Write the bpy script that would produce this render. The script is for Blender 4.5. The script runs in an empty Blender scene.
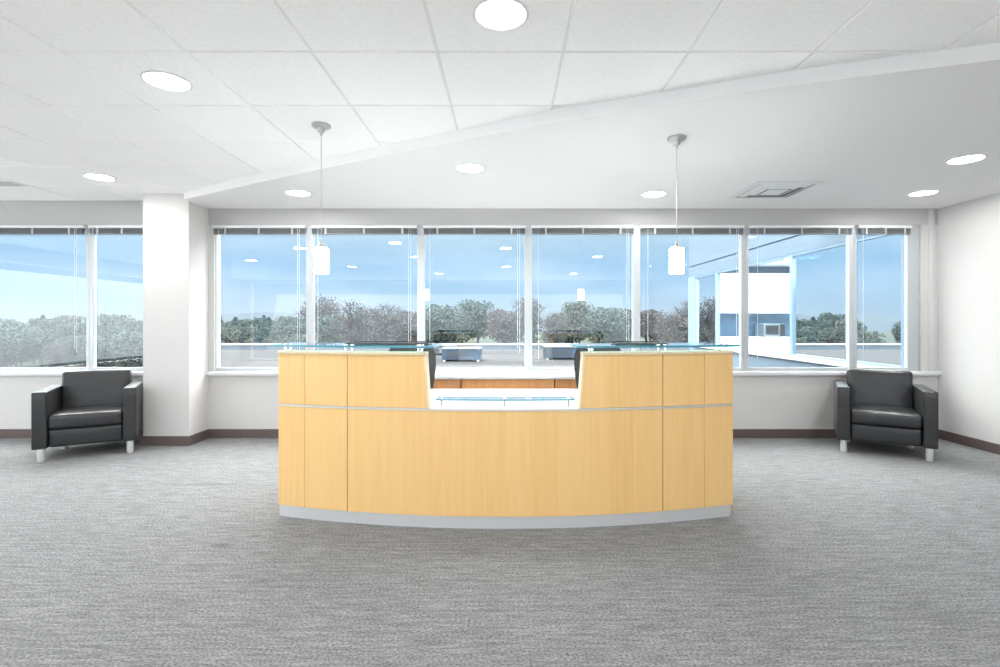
import bpy, bmesh, math, random
from mathutils import Vector, Matrix
random.seed(7)
C = bpy.context.scene.collection
scene = bpy.context.scene
PI = math.pi

# ------------------------------------------------------------------ camera, sky, light, exposure
F, VX, VY, CAMZ = 505.0, 507.0, 321.0, 1.278
cam_d = bpy.data.cameras.new('camera'); cam = bpy.data.objects.new('camera', cam_d); C.objects.link(cam)
cam.location = (0, 0, CAMZ); cam.rotation_euler = (PI/2, 0, 0)
cam_d.sensor_width = 36; cam_d.lens = F/1000*36
cam_d.shift_x = -(VX-500)/1000; cam_d.shift_y = -(333.5-VY)/1000
cam_d.clip_end = 3000
scene.camera = cam
scene.view_settings.view_transform = 'Standard'
scene.view_settings.look = 'None'
scene.view_settings.gamma = 1
scene.view_settings.use_curve_mapping = False
scene.view_settings.exposure = 1.55
scene.cycles.diffuse_bounces = 8; scene.cycles.transparent_max_bounces = 24

def srgb(r, g, b):
    f = lambda c: (c/255)/12.92 if c/255 <= .04045 else ((c/255+.055)/1.055)**2.4
    return (f(r), f(g), f(b), 1)

world = bpy.data.worlds.new('sky'); scene.world = world; world.use_nodes = True
nt = world.node_tree; nt.nodes.clear()
wo = nt.nodes.new('ShaderNodeOutputWorld'); bg = nt.nodes.new('ShaderNodeBackground')
tc = nt.nodes.new('ShaderNodeTexCoord'); sx = nt.nodes.new('ShaderNodeSeparateXYZ'); rp = nt.nodes.new('ShaderNodeValToRGB')
nt.links.new(tc.outputs['Generated'], sx.inputs[0]); nt.links.new(sx.outputs['Z'], rp.inputs[0])
nz = nt.nodes.new('ShaderNodeTexNoise'); nz.inputs['Scale'].default_value = 3.0; nz.inputs['Detail'].default_value = 5
mp = nt.nodes.new('ShaderNodeMapping'); mp.inputs['Scale'].default_value = (1, 1, 5)
nt.links.new(tc.outputs['Generated'], mp.inputs[0]); nt.links.new(mp.outputs[0], nz.inputs['Vector'])
cr = nt.nodes.new('ShaderNodeValToRGB'); cr.color_ramp.elements[0].position = .45; cr.color_ramp.elements[1].position = .8
cr.color_ramp.elements[1].color = (.35, .35, .35, 1)
nt.links.new(nz.outputs['Fac'], cr.inputs[0])
mx = nt.nodes.new('ShaderNodeMixRGB'); mx.inputs[2].default_value = srgb(178, 186, 194)
nt.links.new(cr.outputs[0], mx.inputs[0]); nt.links.new(rp.outputs[0], mx.inputs[1])
e = rp.color_ramp.elements
dim = lambda c, f: tuple(v*f for v in srgb(*c)[:3])+(1,)
e[0].position = 0.0; e[0].color = dim((170, 186, 197), .57)
e[1].position = 0.16; e[1].color = dim((160, 184, 199), .57)
for p_, c_, f_ in ((.05, (156, 182, 200), .57), (.10, (144, 178, 202), .57), (.45, (238, 232, 222), 1)):
    k = e.new(p_); k.color = dim(c_, f_)
nt.links.new(mx.outputs[0], bg.inputs[0])
zr = nt.nodes.new('ShaderNodeMapRange'); zr.interpolation_type = 'SMOOTHSTEP'   # the overcast sky is far brighter overhead than near the horizon
zr.inputs['From Min'].default_value = .2; zr.inputs['From Max'].default_value = .62; zr.inputs['To Min'].default_value = 1.0; zr.inputs['To Max'].default_value = 8.5
nt.links.new(sx.outputs['Z'], zr.inputs['Value']); nt.links.new(zr.outputs[0], bg.inputs[1])
nt.links.new(bg.outputs[0], wo.inputs[0])

sun_d = bpy.data.lights.new('sun', 'SUN'); sun = bpy.data.objects.new('sun', sun_d); C.objects.link(sun)
sun_d.energy = 3.5; sun_d.angle = math.radians(6); sun_d.color = (1, .96, .88)
sun.rotation_euler = Vector((-.28, -.76, .60)).to_track_quat('Z', 'Y').to_euler()

def area(name, loc, direction, sx_, sy_, power, color=(1, 1, 1), shape='RECTANGLE', spread=PI):
    d = bpy.data.lights.new(name, 'AREA'); d.shape = shape; d.size = sx_; d.energy = power; d.color = color; d.spread = spread
    if shape in ('RECTANGLE', 'ELLIPSE'): d.size_y = sy_
    o = bpy.data.objects.new(name, d); C.objects.link(o); o.location = loc
    o.rotation_euler = Vector([-c for c in direction]).to_track_quat('Z', 'Y').to_euler()
    return o
# fill lamps added outside unseen openings behind the camera and at the left end
BACK_Y, LEFT_X = -5.0, -8.5
FILL_BACK, FILL_LEFT, LAMP_W = 32, 56, 3.4
area('fill_lamp_back', (-1.9, BACK_Y-.3, 1.25), (0, 1, .45), 11.5, 2.0, FILL_BACK, (1, .99, .97))
area('fill_lamp_left', (LEFT_X-.3, 0.2, 1.35), (1, 0, .45), 8.0, 1.9, FILL_LEFT, (.97, .99, 1))

# ------------------------------------------------------------------ materials
def mat(name, col, rough=.6, metal=0, spec=.5, bump=None, var=None, coat=0, stretch=(1, 1, 1)):
    m = bpy.data.materials.new(name); m.use_nodes = True
    n = m.node_tree.nodes; l = m.node_tree.links; b = n['Principled BSDF']
    b.inputs['Base Color'].default_value = col; b.inputs['Roughness'].default_value = rough
    b.inputs['Metallic'].default_value = metal; b.inputs['Specular IOR Level'].default_value = spec
    b.inputs['Coat Weight'].default_value = coat
    t = n.new('ShaderNodeTexCoord'); mpn = n.new('ShaderNodeMapping'); mpn.inputs['Scale'].default_value = stretch
    l.new(t.outputs['Object'], mpn.inputs[0])
    if var:   # (scale, amount)
        z = n.new('ShaderNodeTexNoise'); z.inputs['Scale'].default_value = var[0]; z.inputs['Detail'].default_value = 4
        l.new(mpn.outputs[0], z.inputs['Vector'])
        r = n.new('ShaderNodeValToRGB')
        r.color_ramp.elements[0].position = .3; r.color_ramp.elements[1].position = .7
        r.color_ramp.elements[0].color = tuple(c*(1-var[1]) for c in col[:3])+(1,)
        r.color_ramp.elements[1].color = tuple(min(1, c*(1+var[1])) for c in col[:3])+(1,)
        l.new(z.outputs['Fac'], r.inputs[0]); l.new(r.outputs[0], b.inputs['Base Color'])
    if bump:  # (scale, strength)
        z = n.new('ShaderNodeTexNoise'); z.inputs['Scale'].default_value = bump[0]; z.inputs['Detail'].default_value = 3
        l.new(mpn.outputs[0], z.inputs['Vector'])
        bp = n.new('ShaderNodeBump'); bp.inputs['Strength'].default_value = bump[1]; bp.inputs['Distance'].default_value = .01
        l.new(z.outputs['Fac'], bp.inputs['Height']); l.new(bp.outputs[0], b.inputs['Normal'])
    return m

def emis(name, col, s):
    m = bpy.data.materials.new(name); m.use_nodes = True; b = m.node_tree.nodes['Principled BSDF']
    b.inputs['Base Color'].default_value = (.9, .9, .9, 1)
    b.inputs['Emission Color'].default_value = col; b.inputs['Emission Strength'].default_value = s
    return m

def glass(name, tint, refl=None, rough=0.0, gcol=(1, 1, 1, 1)):
    m = bpy.data.materials.new(name); m.use_nodes = True
    n = m.node_tree.nodes; l = m.node_tree.links; n.clear()
    o = n.new('ShaderNodeOutputMaterial'); t = n.new('ShaderNodeBsdfTransparent'); g = n.new('ShaderNodeBsdfGlossy')
    t.inputs[0].default_value = tint; g.inputs['Roughness'].default_value = rough; g.inputs[0].default_value = gcol
    x = n.new('ShaderNodeMixShader')
    if refl is None:
        ge = n.new('ShaderNodeNewGeometry'); dt = n.new('ShaderNodeVectorMath'); dt.operation = 'DOT_PRODUCT'
        l.new(ge.outputs['Normal'], dt.inputs[0]); l.new(ge.outputs['Incoming'], dt.inputs[1])
        def mt(op, a, b=None):
            q = n.new('ShaderNodeMath'); q.operation = op
            for i, v in enumerate((a, b)):
                if v is None: continue
                if isinstance(v, (int, float)): q.inputs[i].default_value = v
                else: l.new(v, q.inputs[i])
            return q.outputs[0]
        p5 = mt('POWER', mt('SUBTRACT', 1.0, mt('ABSOLUTE', dt.outputs['Value'])), 5.0)
        l.new(mt('ADD', mt('MULTIPLY', p5, .95), .045), x.inputs[0])
    else: x.inputs[0].default_value = refl
    l.new(t.outputs[0], x.inputs[1]); l.new(g.outputs[0], x.inputs[2]); l.new(x.outputs[0], o.inputs[0])
    return m

M = {}
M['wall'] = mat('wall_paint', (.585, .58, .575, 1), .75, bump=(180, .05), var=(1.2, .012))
M['header'] = mat('header_grey', (.45, .45, .45, 1), .75, bump=(180, .05))  # header coloured darker than the rest of the wall
M['soffit'] = mat('gypsum_paint', (.77, .77, .77, 1), .8, bump=(150, .04))
M['tile'] = mat('ceiling_tile', (.92, .92, .92, 1), .9, bump=(260, .35), var=(60, .035))
M['grid'] = mat('grid_bar', (.80, .80, .80, 1), .5)
M['base'] = mat('rubber_baseboard', srgb(92, 80, 78), .5, var=(4, .08))
M['white'] = mat('white_trim', (.70, .71, .72, 1), .4)
M['laminate'] = mat('white_laminate', (.86, .87, .88, 1), .25)
M['alu'] = mat('window_aluminium', (.50, .53, .55, 1), .38, metal=.35)
M['steel'] = mat('brushed_steel', (.72, .73, .745, 1), .42, metal=.45, bump=(40, .05), stretch=(1, 1, 60))
M['strip'] = mat('satin_strip', (.75, .72, .66, 1), .3, metal=.5)
M['chrome'] = mat('chrome', (.8, .8, .8, 1), .18, metal=1)
M['legmetal'] = mat('silver_leg', (.82, .83, .84, 1), .3, metal=.45)
M['nickel'] = mat('satin_nickel', (.45, .45, .45, 1), .3, metal=.9)
M['leather'] = mat('black_leather', (.020, .021, .023, 1), .30, spec=.6, bump=(22, .14), var=(6, .1))
M['seam'] = mat('stitch_thread', (.015, .015, .016, 1), .6)
M['black'] = mat('black_plastic', (.022, .024, .028, 1), .45)
M['mesh'] = mat('grey_mesh_fabric', (.05, .055, .06, 1), .7, bump=(300, .4))
M['gblade'] = glass('counter_glass', (.66, .90, .93, 1), None)
M['gedge'] = mat('glass_edge', srgb(52, 140, 158), .15, spec=.8)
M['pane'] = glass('window_glass', (.92, .955, .985, 1), None)
M['coated'] = glass('coated_glass', (.40, .58, .70, 1), .92, gcol=(.90, .97, 1, 1))
M['clear'] = glass('clear_glass', (.95, .97, .98, 1), None)
M['opal'] = emis('opal_glass_lit', (1, .98, .95, 1), 36)
M['disc'] = emis('downlight_lens', (1, .99, .97, 1), 14)
M['slot'] = mat('diffuser_slot', (.20, .20, .205, 1), .7)
M['slat'] = mat('blind_slats', (.22, .23, .245, 1), .5)
M['tape'] = mat('blind_tape', (.45, .46, .47, 1), .6)
M['cord'] = mat('blind_cord', (.62, .68, .74, 1), .6)
M['cladding'] = mat('pale_cladding', srgb(90, 105, 118), .5, spec=.05, var=(.6, .03))
M['joint'] = mat('dark_joint', srgb(70, 92, 112), .6)
M['bluecol'] = mat('blue_metal_cladding', srgb(112, 136, 156), .45, metal=.2)
M['gravel'] = mat('gravel_roof', srgb(46, 47, 49), .9, spec=.05, var=(2.0, .14))
M['coping'] = mat('white_coping', (.36, .38, .39, 1), .4, spec=.05)
M['parapet'] = mat('parapet_render', srgb(66, 76, 86), .8, spec=.05, var=(1, .1))
M['unit'] = mat('reflection_block_dark', srgb(44, 58, 72), .5, spec=.05, var=(1, .1))
M['unitlight'] = mat('reflection_block_light', srgb(78, 82, 86), .5, spec=.05)
M['ground'] = mat('woodland_ground', srgb(40, 47, 44), .95, spec=.05, var=(.05, .25))
M['hill'] = mat('distant_forest', srgb(42, 51, 58), .95, spec=.05, var=(.06, .25), bump=(.2, .6))  # bluish tone puts distance haze into the colour
M['cream'] = mat('cream_cabinet', srgb(232, 222, 202), .4)
M['backsplash'] = mat('blue_backsplash', srgb(78, 112, 136), .35, var=(8, .1))
M['micro'] = mat('grey_appliance', srgb(150, 160, 166), .35, metal=.3)
M['house'] = mat('pale_render', srgb(120, 124, 128), .7, spec=.05)
M['roofm'] = mat('grey_shingle', srgb(64, 68, 74), .8, spec=.05)
M['bark'] = mat('bark', srgb(56, 54, 54), .9, spec=.05)

def wood(name, c1, c2, c3):
    m = bpy.data.materials.new(name); m.use_nodes = True
    n = m.node_tree.nodes; l = m.node_tree.links; b = n['Principled BSDF']
    b.inputs['Roughness'].default_value = .38; b.inputs['Specular IOR Level'].default_value = .35
    t = n.new('ShaderNodeTexCoord'); sep = n.new('ShaderNodeSeparateXYZ'); l.new(t.outputs['Object'], sep.inputs[0])
    # veneer leaves about 16 cm wide, each with its own tone
    mul = n.new('ShaderNodeMath'); mul.operation = 'MULTIPLY'; mul.inputs[1].default_value = 6.3; l.new(sep.outputs['X'], mul.inputs[0])
    fl = n.new('ShaderNodeMath'); fl.operation = 'FLOOR'; l.new(mul.outputs[0], fl.inputs[0])
    wn = n.new('ShaderNodeTexWhiteNoise'); wn.noise_dimensions = '1D'; l.new(fl.outputs[0], wn.inputs['W'])
    mp1 = n.new('ShaderNodeMapping'); mp1.inputs['Scale'].default_value = (26, 26, 1.3); l.new(t.outputs['Object'], mp1.inputs[0])
    add = n.new('ShaderNodeVectorMath'); add.operation = 'ADD'; l.new(mp1.outputs[0], add.inputs[0]); l.new(wn.outputs['Color'], add.inputs[1])
    z = n.new('ShaderNodeTexNoise'); z.inputs['Scale'].default_value = 1.6; z.inputs['Detail'].default_value = 6; z.inputs['Distortion'].default_value = .4
    l.new(add.outputs[0], z.inputs['Vector'])
    r = n.new('ShaderNodeValToRGB'); r.color_ramp.elements[0].position = .3; r.color_ramp.elements[0].color = c1
    r.color_ramp.elements[1].position = .7; r.color_ramp.elements[1].color = c2
    l.new(z.outputs['Fac'], r.inputs[0])
    x = n.new('ShaderNodeMixRGB'); x.inputs[2].default_value = c3
    mm = n.new('ShaderNodeMath'); mm.operation = 'MULTIPLY'; mm.inputs[1].default_value = .45; l.new(wn.outputs['Value'], mm.inputs[0])
    l.new(mm.outputs[0], x.inputs[0]); l.new(r.outputs[0], x.inputs[1]); l.new(x.outputs[0], b.inputs['Base Color'])
    return m
M['maple'] = wood('maple_veneer', srgb(235, 191, 126), srgb(242, 201, 137), srgb(246, 208, 146))
M['mapleedge'] = mat('maple_edge', srgb(238, 216, 180), .4)
M['cherry'] = wood('orange_veneer', srgb(226, 158, 104), srgb(236, 176, 122), srgb(238, 184, 130))

def carpet():
    m = bpy.data.materials.new('grey_carpet'); m.use_nodes = True
    n = m.node_tree.nodes; l = m.node_tree.links; b = n['Principled BSDF']
    b.inputs['Roughness'].default_value = .95; b.inputs['Specular IOR Level'].default_value = .1
    t = n.new('ShaderNodeTexCoord')
    def noise(scale, det, st):
        mpn = n.new('ShaderNodeMapping'); mpn.inputs['Scale'].default_value = st; l.new(t.outputs['Object'], mpn.inputs[0])
        z = n.new('ShaderNodeTexNoise'); z.inputs['Scale'].default_value = scale; z.inputs['Detail'].default_value = det
        l.new(mpn.outputs[0], z.inputs['Vector']); return z.outputs['Fac']
    rows = noise(1.0, 3, (2.2, 46, 1)); fleck = noise(120, 3, (.7, 1, 1)); big = noise(.7, 3, (1, 1, 1)); fine = noise(26, 2, (.3, 2.2, 1))
    def mr(v, a, b_):
        q = n.new('ShaderNodeMapRange'); q.inputs['From Min'].default_value = .3; q.inputs['From Max'].default_value = .7
        q.inputs['To Min'].default_value = a; q.inputs['To Max'].default_value = b_; l.new(v, q.inputs['Value']); return q.outputs[0]
    def mul(a, b_):
        q = n.new('ShaderNodeMath'); q.operation = 'MULTIPLY'; l.new(a, q.inputs[0]); l.new(b_, q.inputs[1]); return q.outputs[0]
    v = mul(mul(mul(mr(rows, .88, 1.12), mr(fleck, .55, 1.5)), mr(big, .94, 1.06)), mr(fine, .8, 1.2))
    cc = n.new('ShaderNodeVectorMath'); cc.operation = 'SCALE'; cc.inputs[0].default_value = srgb(128, 129, 131)[:3]; l.new(v, cc.inputs['Scale'])
    # three worn stains with a place of their own
    cur = cc.outputs[0]
    for (cx, cy, sx_, sy_, st) in ((-1.62, 2.88, .10, .05, .35), (-1.5, 3.0, .05, .03, .3), (-2.35, 3.95, .5, .06, .2), (-1.95, 2.62, .05, .03, .25), (1.9, 2.2, .3, .2, .1)):
        mpn = n.new('ShaderNodeMapping'); mpn.inputs['Location'].default_value = (-cx/sx_, -cy/sy_, 0); mpn.inputs['Scale'].default_value = (1/sx_, 1/sy_, 0)
        l.new(t.outputs['Object'], mpn.inputs[0])
        ln = n.new('ShaderNodeVectorMath'); ln.operation = 'LENGTH'; l.new(mpn.outputs[0], ln.inputs[0])
        q = n.new('ShaderNodeMapRange'); q.inputs['To Min'].default_value = 1-st; q.inputs['To Max'].default_value = 1; q.interpolation_type = 'SMOOTHSTEP'
        l.new(ln.outputs['Value'], q.inputs['Value'])
        s = n.new('ShaderNodeVectorMath'); s.operation = 'SCALE'; l.new(cur, s.inputs[0]); l.new(q.outputs[0], s.inputs['Scale']); cur = s.outputs[0]
    l.new(cur, b.inputs['Base Color'])
    bp = n.new('ShaderNodeBump'); bp.inputs['Strength'].default_value = .5; bp.inputs['Distance'].default_value = .004
    l.new(v, bp.inputs['Height']); l.new(bp.outputs[0], b.inputs['Normal'])
    return m
M['carpet'] = carpet()

def foliage(name, cols):
    cols = [tuple(.075*v+.22*m_ for v, m_ in zip(c[:3], (.055, .105, .145)))+(1,) for c in cols]  # leaf colours mixed with blue-grey to paint in the distance haze
    m = bpy.data.materials.new(name); m.use_nodes = True
    n = m.node_tree.nodes; l = m.node_tree.links; b = n['Principled BSDF']; b.inputs['Roughness'].default_value = .9
    b.inputs['Specular IOR Level'].default_value = .1
    t = n.new('ShaderNodeTexCoord'); z = n.new('ShaderNodeTexNoise'); z.inputs['Scale'].default_value = .9; z.inputs['Detail'].default_value = 3
    l.new(t.outputs['Object'], z.inputs['Vector'])
    r = n.new('ShaderNodeValToRGB'); r.color_ramp.elements[0].position = .35; r.color_ramp.elements[0].color = cols[0]
    r.color_ramp.elements[1].position = .65; r.color_ramp.elements[1].color = cols[1]
    l.new(z.outputs['Fac'], r.inputs[0]); l.new(r.outputs[0], b.inputs['Base Color']); return m

# ------------------------------------------------------------------ mesh helpers
class MB:
    def __init__(s): s.bm = bmesh.new(); s.mi = 0
    def faces(s, vs, fs):
        v = [s.bm.verts.new(p) for p in vs]
        for f in fs:
            try: q = s.bm.faces.new([v[i] for i in f]); q.material_index = s.mi
            except ValueError: pass
        return s
    def box(s, x0, x1, y0, y1, z0, z1):
        return s.faces([(x0,y0,z0),(x1,y0,z0),(x1,y1,z0),(x0,y1,z0),(x0,y0,z1),(x1,y0,z1),(x1,y1,z1),(x0,y1,z1)],
                       [(3,2,1,0),(4,5,6,7),(0,1,5,4),(1,2,6,5),(2,3,7,6),(3,0,4,7)])
    def prism(s, poly, z0, z1):
        n = len(poly)
        return s.faces([(p[0],p[1],z0) for p in poly]+[(p[0],p[1],z1) for p in poly],
                       [tuple(reversed(range(n))), tuple(range(n,2*n))]+[(i,(i+1)%n,(i+1)%n+n,i+n) for i in range(n)])
    def hexa(s, pts):   # 8 points: bottom ring then top ring
        return s.faces(pts, [(3,2,1,0),(4,5,6,7),(0,1,5,4),(1,2,6,5),(2,3,7,6),(3,0,4,7)])
    def tube(s, pts, r, n=10, r1=None, cap=True):
        pts = [Vector(p) for p in pts]; rings = []
        up = None
        for i, p in enumerate(pts):
            d = (pts[min(i+1, len(pts)-1)]-pts[max(i-1, 0)]).normalized()
            a = d.orthogonal().normalized() if up is None else (up-d*up.dot(d)).normalized()
            up = a; b = d.cross(a)
            rr = r if r1 is None else r+(r1-r)*i/(len(pts)-1)
            rings.append([s.bm.verts.new(p+(a*math.cos(2*PI*k/n)+b*math.sin(2*PI*k/n))*rr) for k in range(n)])
        for A, B in zip(rings, rings[1:]):
            for k in range(n):
                q = s.bm.faces.new((A[k], A[(k+1)%n], B[(k+1)%n], B[k])); q.material_index = s.mi
        if cap:
            s.bm.faces.new(list(reversed(rings[0]))).material_index = s.mi; s.bm.faces.new(rings[-1]).material_index = s.mi
        return s
    def lathe(s, prof, c=(0,0,0), n=40):   # prof: (r,z) list
        rings = []
        for r, z in prof:
            if r < 1e-6: rings.append([s.bm.verts.new((c[0], c[1], c[2]+z))])
            else: rings.append([s.bm.verts.new((c[0]+r*math.cos(2*PI*k/n), c[1]+r*math.sin(2*PI*k/n), c[2]+z)) for k in range(n)])
        for A, B in zip(rings, rings[1:]):
            for k in range(n):
                a = [A[k % len(A)], A[(k+1) % len(A)], B[(k+1) % len(B)], B[k % len(B)]]
                u = []
                for v in a:
                    if v not in u: u.append(v)
                if len(u) > 2: s.bm.faces.new(u).material_index = s.mi
        return s
    def rbox(s, c, h, r, bulge=(0,0,0), n=9, m=5):
        """rounded box of half sizes h, corner radius r, faces swelling by bulge"""
        def coords(H):
            ed = [H-r+r*math.sin(PI/2*i/m) for i in range(m+1)]
            inn = [(-1+2*i/n)*(H-r) for i in range(n+1)]
            return [-q for q in reversed(ed)]+inn[1:-1]+ed
        cs = [coords(q) for q in h]
        for ax in range(3):
            u, v = [(1,2),(2,0),(0,1)][ax]
            for sg in (-1, 1):
                g = []
                for a in cs[u]:
                    row = []
                    for b in cs[v]:
                        p = [0,0,0]; p[ax] = sg*h[ax]; p[u] = a; p[v] = b
                        q = [max(-(h[i]-r), min(h[i]-r, p[i])) for i in range(3)]
                        d = Vector(p)-Vector(q)
                        if d.length > 1e-9: d = d.normalized()*r
                        P = Vector(q)+d
                        # swell
                        w = [1-(P[i]/h[i])**2 for i in range(3)]
                        P = Vector([P[i]+(1 if P[i] > 0 else -1)*bulge[i]*max(0, w[(i+1)%3])**.6*max(0, w[(i+2)%3])**.6*min(1, abs(P[i])/h[i]) for i in range(3)])
                        row.append(s.bm.verts.new(P+Vector(c)))
                    g.append(row)
                for i in range(len(g)-1):
                    for j in range(len(g[0])-1):
                        f = (g[i][j], g[i+1][j], g[i+1][j+1], g[i][j+1])
                        if sg < 0: f = tuple(reversed(f))
                        s.bm.faces.new(f).material_index = s.mi
        bmesh.ops.remove_doubles(s.bm, verts=s.bm.verts, dist=1e-5)
        return s
    def build(s, name, mats, parent=None, off=(0,0,0), smooth=False, bevel=0, fixn=True):
        if fixn: bmesh.ops.recalc_face_normals(s.bm, faces=s.bm.faces)
        if any(off): bmesh.ops.translate(s.bm, vec=Vector(off), verts=s.bm.verts)
        me = bpy.data.meshes.new(name); s.bm.to_mesh(me); s.bm.free()
        for mm in (mats if isinstance(mats, (list, tuple)) else [mats]): me.materials.append(mm)
        if smooth:
            for p in me.polygons: p.use_smooth = True
            me.set_sharp_from_angle(angle=math.radians(40))
        o = bpy.data.objects.new(name, me); C.objects.link(o)
        if parent: o.parent = parent
        if bevel:
            b = o.modifiers.new('bevel', 'BEVEL'); b.width = bevel; b.segments = 2; b.limit_method = 'ANGLE'
        return o
def tag(o, label=None, cat=None, group=None, kind=None):
    for k_, v_ in (('label', label), ('category', cat), ('group', group), ('kind', kind)):
        if v_: o[k_] = v_
    return o
def empty(name, loc, rz=0):
    o = bpy.data.objects.new(name, None); C.objects.link(o); o.location = loc; o.rotation_euler = (0,0,rz); o.empty_display_size = .1
    return o
def struct(mb, name, m, **k): return tag(mb.build(name, m, **k), kind='structure')
def copy_tree(o, parent=None):
    c = o.copy(); C.objects.link(c)
    if parent: c.parent = parent
    for ch in list(o.children): copy_tree(ch, c)
    return c
def at(px, py, z): return ((px-VX)*z/F, z, CAMZ-(py-VY)*z/F)

# ------------------------------------------------------------------ room shell
CEIL = 2.586; SOF = 2.506; WALL_Y = 5.52; RX = 4.71
SILL, HEAD = .735, 2.316
TH = .12
struct(MB().box(LEFT_X-.2, RX+.2, BACK_Y-.2, WALL_Y+TH, -.2, 0), 'floor', M['carpet'])
# the window wall: below and above the window strips, the piers between them
wb = MB()
wb.box(LEFT_X-.2, 4.71+.2, WALL_Y, WALL_Y+TH, 0, SILL-.045)
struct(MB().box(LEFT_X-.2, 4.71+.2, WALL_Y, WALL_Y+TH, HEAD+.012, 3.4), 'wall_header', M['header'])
wb.box(-3.75, -3.20, WALL_Y, WALL_Y+TH, SILL-.045, HEAD+.012)
wb.box(4.53, 4.91, WALL_Y, WALL_Y+TH, SILL-.045, HEAD+.012)
wb.box(LEFT_X-.2, LEFT_X+.6, WALL_Y, WALL_Y+TH, SILL-.045, HEAD+.012)
struct(wb, 'wall_front', M['wall'])
struct(MB().box(-3.735, -3.262, 5.18, WALL_Y+.001, 0, CEIL), 'wall_column', M['wall'], bevel=.004)
struct(MB().box(RX, RX+.2, BACK_Y-.2, WALL_Y+.0, 0, 3.4), 'wall_right', M['wall'])
# window return beside the right corner: two shallow steps
struct(MB().box(4.60, 4.655, WALL_Y-.018, WALL_Y, SILL, HEAD+.19).box(4.53, 4.545, WALL_Y-.01, WALL_Y, SILL, HEAD), 'trim_1', M['wall'])
wk = MB()
wk.box(LEFT_X-.2, RX, BACK_Y-.2, BACK_Y, 0, .06).box(LEFT_X-.2, RX, BACK_Y-.2, BACK_Y, 2.5, 3.4)  # wide opening added behind the camera to let light in
for x0, x1 in ((LEFT_X-.2, -8.2), (4.4, RX)): wk.box(x0, x1, BACK_Y-.2, BACK_Y, .06, 2.5)
struct(wk, 'wall_back', M['wall'])
wl = MB()
wl.box(LEFT_X-.2, LEFT_X, BACK_Y, WALL_Y, 0, .4).box(LEFT_X-.2, LEFT_X, BACK_Y, WALL_Y, 2.3, 3.4)
wl.box(LEFT_X-.2, LEFT_X, BACK_Y, -3.8, .4, 2.3).box(LEFT_X-.2, LEFT_X, 4.2, WALL_Y, .4, 2.3)  # unseen opening, likewise added to light the room
struct(wl, 'wall_left', M['wall'])
# roof slab above the suspended ceiling
struct(MB().box(LEFT_X-.2, RX+.2, BACK_Y-.2, WALL_Y+TH, 3.4, 3.6), 'ceiling_slab', M['cladding'])

# soffit edge curve, upper (grid) ceiling on the camera side of it
edge = [(-3.262, 5.10), (-2.3, 4.535), (-1.41, 4.03), (-.87, 3.735), (-.336, 3.458), (.278, 3.13), (.926, 2.869), (1.47, 2.642), (2.076, 2.446), (2.7, 2.255), (3.4, 2.06), (4.1, 1.88), (4.71, 1.74)]
def smoothpath(P, n=4):
    out = []
    for i in range(len(P)-1):
        p0 = P[max(i-1,0)]; p1 = P[i]; p2 = P[i+1]; p3 = P[min(i+2,len(P)-1)]
        for k in range(n):
            t = k/n
            out.append(tuple(.5*(2*p1[j]+(p2[j]-p0[j])*t+(2*p0[j]-5*p1[j]+4*p2[j]-p3[j])*t*t+(3*p1[j]-p0[j]-3*p2[j]+p3[j])*t**3) for j in (0,1)))
    out.append(P[-1]); return out
path = smoothpath(edge)
poly = path+[(4.71, WALL_Y), (-3.262, WALL_Y)]
struct(MB().prism(poly, SOF, CEIL+.06), 'ceiling_soffit', M['soffit'])
# tiles: one mesh, tegular tiles hanging in the bars
def edge_y(x):
    if x <= path[0][0]: return 99
    for a, b in zip(path, path[1:]):
        if a[0] <= x <= b[0]: return a[1]+(b[1]-a[1])*(x-a[0])/(b[0]-a[0])
    return path[-1][1]
GX, GY, P = -.338, 2.454-.61*20, .61
tb = MB(); g = .0055
i0 = int((LEFT_X-GX)/P)-1
for i in range(i0, 10):
    for j in range(0, 40):
        x0, y0 = GX+i*P, GY+j*P
        if x0+P < LEFT_X or x0 > RX or y0+P < BACK_Y or y0 > WALL_Y: continue
        if y0 > edge_y(x0)+.05 and x0 > -3.2: continue
        x1, y1 = min(x0+P-g, RX), min(y0+P-g, WALL_Y); xa, ya = max(x0+g, LEFT_X), max(y0+g, BACK_Y)
        if x1-xa < .02 or y1-ya < .02: continue
        c = .004
        tb.hexa([(xa+c,ya+c,CEIL),(x1-c,ya+c,CEIL),(x1-c,y1-c,CEIL),(xa+c,y1-c,CEIL),(xa,ya,CEIL+.008),(x1,ya,CEIL+.008),(x1,y1,CEIL+.008),(xa,y1,CEIL+.008)])
struct(tb, 'ceiling', M['tile'])
struct(MB().box(LEFT_X, RX, BACK_Y, WALL_Y, CEIL+.0075, CEIL+.03), 'ceiling_grid', M['grid'])
# baseboards
BH = .098
struct(MB().box(LEFT_X, -3.735, WALL_Y-.012, WALL_Y, 0, BH), 'baseboard_left', M['base'], bevel=.003)
struct(MB().box(-3.262, RX, WALL_Y-.012, WALL_Y, 0, BH), 'baseboard_front', M['base'], bevel=.003)
struct(MB().box(-3.747, -3.25, 5.168, 5.18, 0, BH).box(-3.262, -3.25, 5.18, WALL_Y-.012, 0, BH).box(-3.747, -3.735, 5.18, WALL_Y-.012, 0, BH), 'baseboard_column', M['base'])
struct(MB().box(RX-.012, RX, BACK_Y, WALL_Y-.012, 0, BH), 'baseboard_right', M['base'], bevel=.003)

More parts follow.
